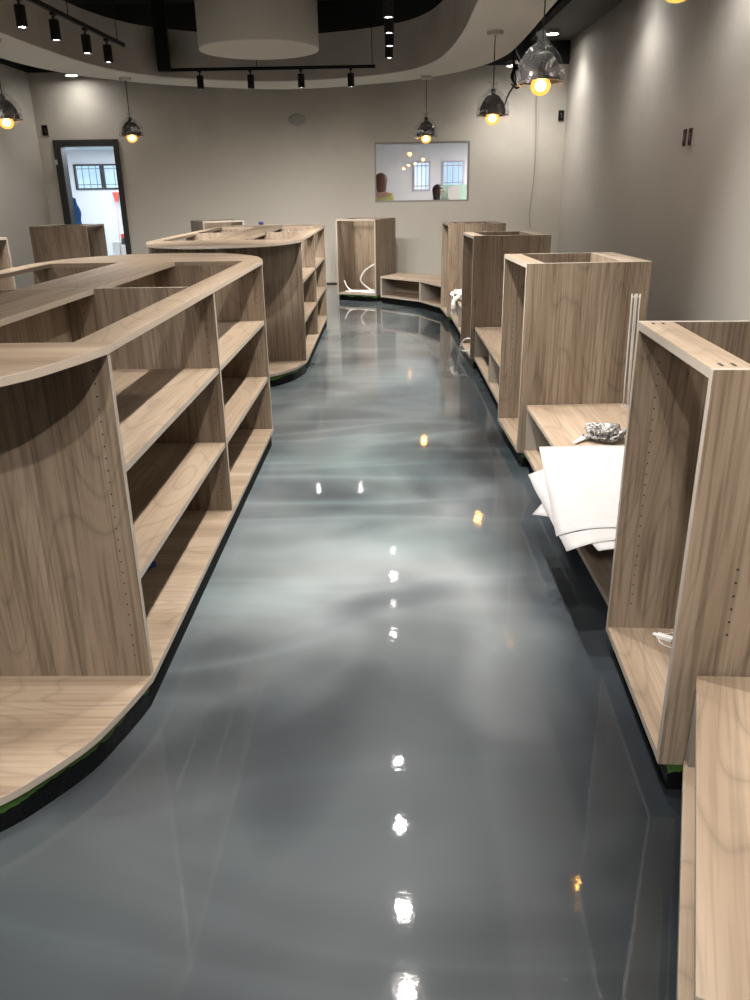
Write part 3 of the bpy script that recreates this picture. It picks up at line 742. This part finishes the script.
# unseen spotlights added out of frame to light the foreground
for x, y in ((-2.95, 2.2), (-3.0, 4.4), (-3.0, 0.3), (-2.2, 1.2), (-2.2, 5.6), (.14, .9), (.13, 2.2), (-1.5, -1.0)):
    spot_head('unseen ceiling spotlight added outside the frame to light the near island', x, y, True, PW, 'unseen spotlights added outside the frame')

# downlights near the walls
def downlight(label, x, y, z, stem, power, group=None):
    t = thing('downlight', label, 'ceiling light', (x, y, z), 0, group)
    bm = bmesh.new(); lathe(bm, [(.095, 0), (.11, 0), (.11, .06), (.10, .07), (.0, .07)], 32, cap=False); obj('trim_ring', bm, CANOPY if stem else WHITE, t)
    bm = bmesh.new(); lathe(bm, [(.001, .008), (.094, .008)], 32, cap=False); obj('lens', bm, LENS, t)
    if stem:
        bm = bmesh.new(); tube(bm, [(0, 0, .07), (0, 0, ZC-z)], .008, 8, smooth=False); obj('stem', bm, BLACK, t)
    lamp_spot((0, 0, -.02), power, 130, .8, parent=t, rad=.08)
for x, y in ((2.95, 11.0), (2.95, 8.2), (2.95, 5.4), (2.95, 2.6), (2.95, -.2)):
    downlight('unseen round downlight added above the frame to wash the right wall', x, y, 3.89, False, 40, 'unseen downlights added on the right')  # unseen row continuing the right-hand downlights, added as wall wash
for x, y in ((-5.0, 8.4), (-5.0, 5.0), (-5.0, 1.6)):
    downlight('unseen round downlight added outside the frame to wash the left wall', x, y, 3.6, True, 80, 'unseen downlights added on the left')  # unseen row added to wash the left wall
for x, y in ((-2.1, 5.2), (-1.3, 5.0), (-.6, 5.2), (.05, 6.6)):
    spot_head('unseen ceiling spotlight added outside the frame to light the far wall', x, y, True, 420, 'unseen spotlights added outside the frame', (math.radians(66), 0), 50)  # added unseen lamps that brighten the far wall
for y in (1.0, 3.8, 5.9):
    spot_head('unseen ceiling spotlight added outside the frame to light the right wall', -1.6, y, True, 560, 'unseen spotlights added outside the frame', (0, math.radians(-68)), 62)  # added unseen lamps that lift the lower right wall
spot_head('unseen ceiling spotlight added outside the frame to light the left cabinets', -3.3, 5.0, True, 260, 'unseen spotlights added outside the frame', (math.radians(58), 0), 60)  # added unseen lamp for the dark left cabinet sides
for x in (-1.6, -.6):
    spot_head('unseen ceiling spotlight added behind the camera to light the near island', x, -1.9, True, 220, 'unseen spotlights added outside the frame', (math.radians(48), 0), 80)  # added unseen lamps for the near island's end panel
downlight('round bright downlight under the left edge of the curved soffit', -4.99, 15.05, 3.50, True, 4)
downlight('small round downlight in the gap right of the soffit, beside the black cable bundle', 2.36, 14.6, 3.48, True, 40)
downlight('bright round downlight in the dark ceiling above the largest glass lamp', 2.95, 14.45, 3.90, True, 60)
downlight('round downlight at the left edge of the photo under the soffit', -5.35, 12.6, 3.32, True, 60)

# ------------------------------------------------------------------ pendants
def make_pendant():
    t = thing('pendant_lamp', '', 'pendant lamp', (0, 0, 2.35))
    H = 3.15-2.35
    bm = bmesh.new(); lathe(bm, [(.0, H-.04), (.07, H-.04), (.075, H-.03), (.075, H), (.0, H)], 28, cap=False); obj('canopy', bm, CANOPY, t)
    bm = bmesh.new(); tube(bm, [(0, 0, .26), (0, 0, H-.04)], .005, 8, smooth=False); obj('cord', bm, BLACK, t)
    bm = bmesh.new(); lathe(bm, [(.150, .005), (.152, .012), (.122, .016), (.125, .04), (.118, .09), (.098, .14), (.065, .185), (.03, .21), (.022, .215), (.022, .26), (.0, .26)], 36, cap=False)
    lathe(bm, [(.150, .005), (.118, .006), (.119, .04), (.112, .09), (.092, .135), (.06, .178), (.0, .2)], 36, cap=False)
    obj('shade', bm, SMOKE, t, smooth=True)
    bm = bmesh.new(); bmesh.ops.create_uvsphere(bm, u_segments=24, v_segments=16, radius=.066, matrix=Matrix.Translation((0, 0, -.022)))
    b_ = obj('bulb', bm, BULB, t, smooth=True)
    bm = bmesh.new(); bmesh.ops.create_uvsphere(bm, u_segments=16, v_segments=10, radius=.036, matrix=Matrix.Translation((0, 0, -.022))); obj('filament', bm, FILAMENT, b_, smooth=True)
    bm = bmesh.new(); prof = [(.150, -.015), (.158, .02), (.146, .07), (.148, .12), (.125, .17), (.085, .22), (.04, .265), (.028, .29), (.05, .33)]
    lathe(bm, prof, 40, cap=False)
    for v in bm.verts:
        k = 1+.14*noise.noise(Vector((v.co.x*14, v.co.y*14, v.co.z*9)))+.05*noise.noise(v.co*45)
        v.co.x *= k; v.co.y *= k; v.co.z += .02*noise.noise(v.co*12)
    obj('plastic_bag', bm, BAG, t, smooth=False)
    return t
P0 = make_pendant()
PL = [('largest fully visible hanging glass lamp in a plastic bag, at the upper right', 1.28, 6.6, 2.35, 0, 0),
      ('hanging glass lamp in a plastic bag, just left of the black cable bundle', 1.33, 9.44, 2.35, 1.1, 0),
      ('hanging glass lamp in a plastic bag in front of the interior window top', .84, 12.85, 2.35, 2.3, 0),
      ('hanging glass lamp at the top right edge, only its glowing bulb showing', 1.235, 3.66, 2.385, 3.2, 0),
      ('hanging glass lamp in a plastic bag to the right above the open doorway', -3.40, 12.5, 2.40, 4.0, 0),
      ('hanging glass lamp in a plastic bag cut off by the left edge', -3.87, 9.38, 2.38, 5.0, 0),
      ('hanging glass lamp left of the frame over the left cabinets', -4.05, 6.5, 2.35, 5.5, 0),
      ('hanging glass lamp left of the frame beside the near island', -4.1, 3.6, 2.35, 5.9, 0),
      ('hanging glass lamp above and behind the camera on the right', 1.2, .7, 2.35, .4, 0)]
for k, (lb, x, y, z, r, _) in enumerate(PL):
    o = P0 if k == 0 else dup(P0)
    o.location = (x, y, z); o.rotation_euler = (0, 0, r)
    o['label'] = lb; o['category'] = 'pendant lamp'; o['group'] = 'glass pendant lamps under the soffit'; o.scale = (1.12, 1.12, (3.15-z)/.8)

# ------------------------------------------------------------------ loose things
def sheet(label, c, z, mat, seed, droop=.9, curl=0.0, n=22):
    """paper sheet from four corners (xy), lying on the bench and drooping past its front edge"""
    bm = bmesh.new(); P = [Vector((*p, 0)) for p in c]; G_ = []
    for i in range(n+1):
        row = []
        for j in range(n+1):
            a = P[0].lerp(P[1], j/n); b_ = P[3].lerp(P[2], j/n); p = a.lerp(b_, i/n)
            over = max(0, .905-p.x)
            zz = z+.007*noise.noise(Vector((p.x*5, p.y*5, 3.0))) - .9*over*over
            zz += .0015*noise.noise(Vector((p.x*9+seed, p.y*9, seed)))
            row.append(bm.verts.new((p.x, p.y, zz)))
        G_.append(row)
    for i in range(n):
        for j in range(n): bm.faces.new((G_[i][j], G_[i][j+1], G_[i+1][j+1], G_[i+1][j]))
    o = obj('paper_sheet', bm, mat, smooth=True)
    md = o.modifiers.new('thick', 'SOLIDIFY'); md.thickness = .0012; md.offset = 0
    return tag(o, label, 'paper', 'loose sheets of white paper')
sheet('lowest white paper sheet, its corner pointing left over the aisle floor', [(.655, 3.06), (1.10, 3.62), (1.55, 3.10), (.98, 2.585)], .407, PAPER, 1, 1.2)
sheet('white paper sheet with its near edge sagging beside the nearest tall cabinet', [(.72, 3.30), (1.45, 3.40), (1.50, 2.60), (.80, 2.585)], .4115, PAPER, 4, 2.2)
sheet('white paper sheet second from the top, its left edge peeking out', [(.71, 3.46), (1.42, 3.66), (1.52, 2.66), (.70, 2.64)], .416, PAPER, 6, 1.2)
sheet('topmost large white paper sheet spread over the bench', [(.825, 3.79), (1.50, 3.74), (1.47, 2.68), (.69, 2.77)], .4205, PAPER, 9, .5)

def crumple(name, label, cat, loc, rad, mat, seed, sq=.5, freq=16, amp=.55):
    bm = bmesh.new(); bmesh.ops.create_icosphere(bm, subdivisions=4, radius=1)
    for v in bm.verts:
        p = v.co.copy()
        r = 1+amp*(noise.noise(p*2.1+Vector((seed, 0, 0))))+.28*abs(noise.noise(p*freq*.35+Vector((0, seed, 0))))-.25*abs(noise.noise(p*freq*.6))
        v.co = Vector((p.x*rad[0]*r, p.y*rad[1]*r, max(0, (p.z*.5+.42)*rad[2]*2*r*sq)))
    o = obj(name, bm, mat); o.location = loc
    return tag(o, label, cat)
def foil_mat():
    m, nt, b = new_mat('crumpled_clear_plastic')
    tc = N(nt, 'ShaderNodeTexCoord'); nz = N(nt, 'ShaderNodeTexNoise'); nz.inputs['Scale'].default_value = 28; nz.inputs['Distortion'].default_value = 2.5
    nt.links.new(tc.outputs['Object'], nz.inputs['Vector'])
    c = ramp(nt, nz.outputs[0], [(.38, (.05, .045, .04)), (.5, (.20, .19, .18)), (.62, (.42, .42, .41))])
    nt.links.new(c, b.inputs['Base Color']); b.inputs['Roughness'].default_value = .25
    return m
FOIL = foil_mat(); CLOTH = plain('white_cloth', (.48, .465, .44), .85)
crumple('plastic_wrap', 'crumpled clear plastic wrap lying behind the white paper on the bench', 'plastic wrap', (1.19, 3.93, .40), (.10, .085, .05), FOIL, 3, .8, 9, .45)
bm = bmesh.new()
tube(bm, [(1.02, 3.86, .415), (1.08, 3.92, .425), (1.085, 3.93, .43)], lambda s: .008+.018*s, 8); 
for v in bm.verts: v.co.z = .401+(v.co.z-.401)*.6 if v.co.z > .401 else .401
tag(obj('plastic_strip', bm, WHITE, smooth=True), 'twisted white plastic strip beside the crumpled wrap', 'plastic strip')
wc = crumple('white_cloth', 'crumpled white cloth on the short bench beyond the third right cabinet', 'cloth', (1.10, 9.75, .40), (.13, .30, .06), CLOTH, 8, .8, 8, .4)
bm = bmesh.new()
tube(bm, [(1.06, 9.55, .43), (1.0, 9.5, .435), (.955, 9.45, .40), (.95, 9.42, .32), (.945, 9.45, .27)], lambda s: .034-.012*s, 10)
for v in bm.verts: v.co += Vector((1, 1, 1))*noise.noise(v.co*25)*.015
o = obj('draped_corner', bm, CLOTH, smooth=True)
for v in o.data.vertices: v.co -= Vector((1.10, 9.75, .40))
o.parent = wc

# cables
def cable(name, label, pts, r, mat=WHITE, loc=(0, 0, 0)):
    bm = bmesh.new(); tube(bm, pts, r, 8, sub=8); return tag(obj(name, bm, mat, smooth=True), label, 'cable')
e0 = Vector((-.235, 12.82, 0)); ex = Vector((math.cos(math.radians(63)), math.sin(math.radians(63)), 0)); ey = Vector((-ex.y, ex.x, 0))
def EP(d, v, z): p = e0+ex*d+ey*v; return (p.x, p.y, z)
cable('white_cable', 'white cable arching in a loop inside the cabinet below the interior window', [EP(.10, .27, .30), EP(.10, .22, .20), EP(.12, .14, .145), EP(.2, .0, .135), EP(.3, -.15, .14), EP(.35, -.05, .15), EP(.3, .08, .28), EP(.3, .02, .42), EP(.3, -.12, .52), EP(.3, -.28, .58)], .012)
cable('white_cable', 'white cable lying flat on the deck of the cabinet below the interior window', [EP(.08, .24, .135), EP(.12, .1, .132), EP(.1, -.05, .132), EP(.07, -.2, .132), EP(.12, -.29, .14)], .012)
cable('white_cable', 'thin white cable looping out of the base of the third right cabinet', [(1.25, 7.80, .128), (1.06, 7.78, .135), (.97, 7.72, .26), (.90, 7.72, .27), (.87, 7.82, .20), (.88, 7.92, .125), (.95, 7.88, .126), (1.02, 7.95, .126)], .0065)
t = thing('cable_with_plug', 'white connector plug with thin coiled leads on the deck of the nearest tall cabinet', 'cable', (1.02, 2.44, DK))
bm = bmesh.new(); box(bm, -.012, .012, -.028, .028, 0, .016); box(bm, -.007, .007, .028, .042, .003, .013)
bmesh.ops.rotate(bm, verts=bm.verts, cent=(0, 0, 0), matrix=Matrix.Rotation(.9, 3, 'Z')); obj('plug', bm, WHITE, t, bevel=.003)
bm = bmesh.new(); tube(bm, [(.02, -.018, .01), (.07, -.05, .012), (.13, -.07, .008), (.2, -.09, .006)], .0035, 6); tube(bm, [(.02, -.014, .006), (.07, -.035, .006), (.14, -.05, .006)], .003, 6); obj('lead', bm, GREYW, t)
bm = bmesh.new(); tube(bm, [(.05+.075*math.cos(q*PI/6), -.02+.055*math.sin(q*PI/6), .004) for q in range(12)], .0018, 6, sub=3); obj('loop', bm, WHITE, t)

# metal strips leaning on the second cabinet
t = thing('metal_strip_pair', 'pale bent metal strips standing on the bench against a tall cabinet', 'metal strips', (1.50, 4.60, BH))
SM = plain('pale_metal', (.52, .50, .46), .35, metal=.3)
for dx in (0, .028):
    bm = bmesh.new(); tube(bm, [(dx-.012, 0, .004), (dx-.012, .035, .60), (dx-.012, .038, .625), (dx, .04, .635), (dx+.006, .038, .62), (dx+.006, .035, .60), (dx+.01, .0, .004)], .0045, 6, sub=3); obj('strip', bm, SM, t)
bm = bmesh.new(); box(bm, -.02, .06, -.012, .012, 0, .01); obj('foot_plate', bm, SM, t)

# small blue things
bm = bmesh.new(); bmesh.ops.create_grid(bm, x_segments=8, y_segments=6, size=.5)
for v in bm.verts: v.co = Vector((v.co.x*.09, v.co.y*.05, .012+.012*noise.noise(v.co*4)+.018*max(0, v.co.x)))
o = obj('blue_tape_scrap', bm, plain('blue_tape', (.01, .06, .28), .6)); o.location = (-.99, 3.07, .12); o.rotation_euler = (0, 0, .3)
o.modifiers.new('thick', 'SOLIDIFY').thickness = .003; tag(o, 'crumpled scrap of blue tape on the lowest shelf of the near island', 'tape')
crumple('blue_rag', 'small blue rag lying on top of the far island', 'rag', (-1.46, 11.2, 1.222), (.035, .03, .02), plain('blue_plastic', (.03, .04, .16), .5), 2, 1.0, 6, .2)
# ------------------------------------------------------------------ added fill lights that brighten the back room
def area(name, loc, size, power, col, rot=(0, 0, 0), sy=None):
    l = bpy.data.lights.new(name, 'AREA'); l.energy = power; l.color = col; l.size = size
    if sy: l.shape = 'RECTANGLE'; l.size_y = sy
    o = bpy.data.objects.new(name, l); COL.objects.link(o); o.location = loc; o.rotation_euler = rot; return o
area('back_room_fill_light', (-5.3, 17.4, 2.53), 1.6, 75, (.86, .93, 1))
area('back_room_fill_light', (2.9, 17.2, 2.53), 1.4, 95, (1, .90, .84))

# ------------------------------------------------------------------ world: bright overcast day outside the back-room windows
w = bpy.data.worlds.new('sky'); S.world = w; w.use_nodes = True
nt = w.node_tree; nt.nodes.clear()
o_ = N(nt, 'ShaderNodeOutputWorld'); bg = N(nt, 'ShaderNodeBackground'); tc = N(nt, 'ShaderNodeTexCoord')
nz = N(nt, 'ShaderNodeTexNoise'); nz.inputs['Scale'].default_value = 14; nz.inputs['Detail'].default_value = 4
nt.links.new(tc.outputs['Generated'], nz.inputs['Vector'])
c = ramp(nt, nz.outputs[0], [(.35, (.36, .56, .74)), (.55, (.66, .82, .95)), (.68, (.95, .97, 1.0))])
nt.links.new(c, bg.inputs[0]); bg.inputs[1].default_value = 1.0; nt.links.new(bg.outputs[0], o_.inputs[0])

# ------------------------------------------------------------------ camera
p, r = .37168, -.01625; f = 792.96
fw = Vector((0, math.cos(p), -math.sin(p))); up0 = Vector((0, math.sin(p), math.cos(p))); rt0 = Vector((1, 0, 0))
rt = rt0*math.cos(r)+up0*math.sin(r); up = -rt0*math.sin(r)+up0*math.cos(r)
cam = bpy.data.cameras.new('camera'); co = bpy.data.objects.new('camera', cam); COL.objects.link(co)
M = Matrix((rt, up, -fw)).transposed().to_4x4(); M.translation = (0, 0, 1.62); co.matrix_world = M
cam.sensor_fit = 'VERTICAL'; cam.sensor_height = 36; cam.sensor_width = 27; cam.lens = f/1000*36; cam.clip_start = .02; cam.clip_end = 200
S.camera = co
S.view_settings.view_transform = 'Standard'; S.view_settings.look = 'None'; S.view_settings.gamma = 1; S.view_settings.use_curve_mapping = False
S.view_settings.exposure = 0.6
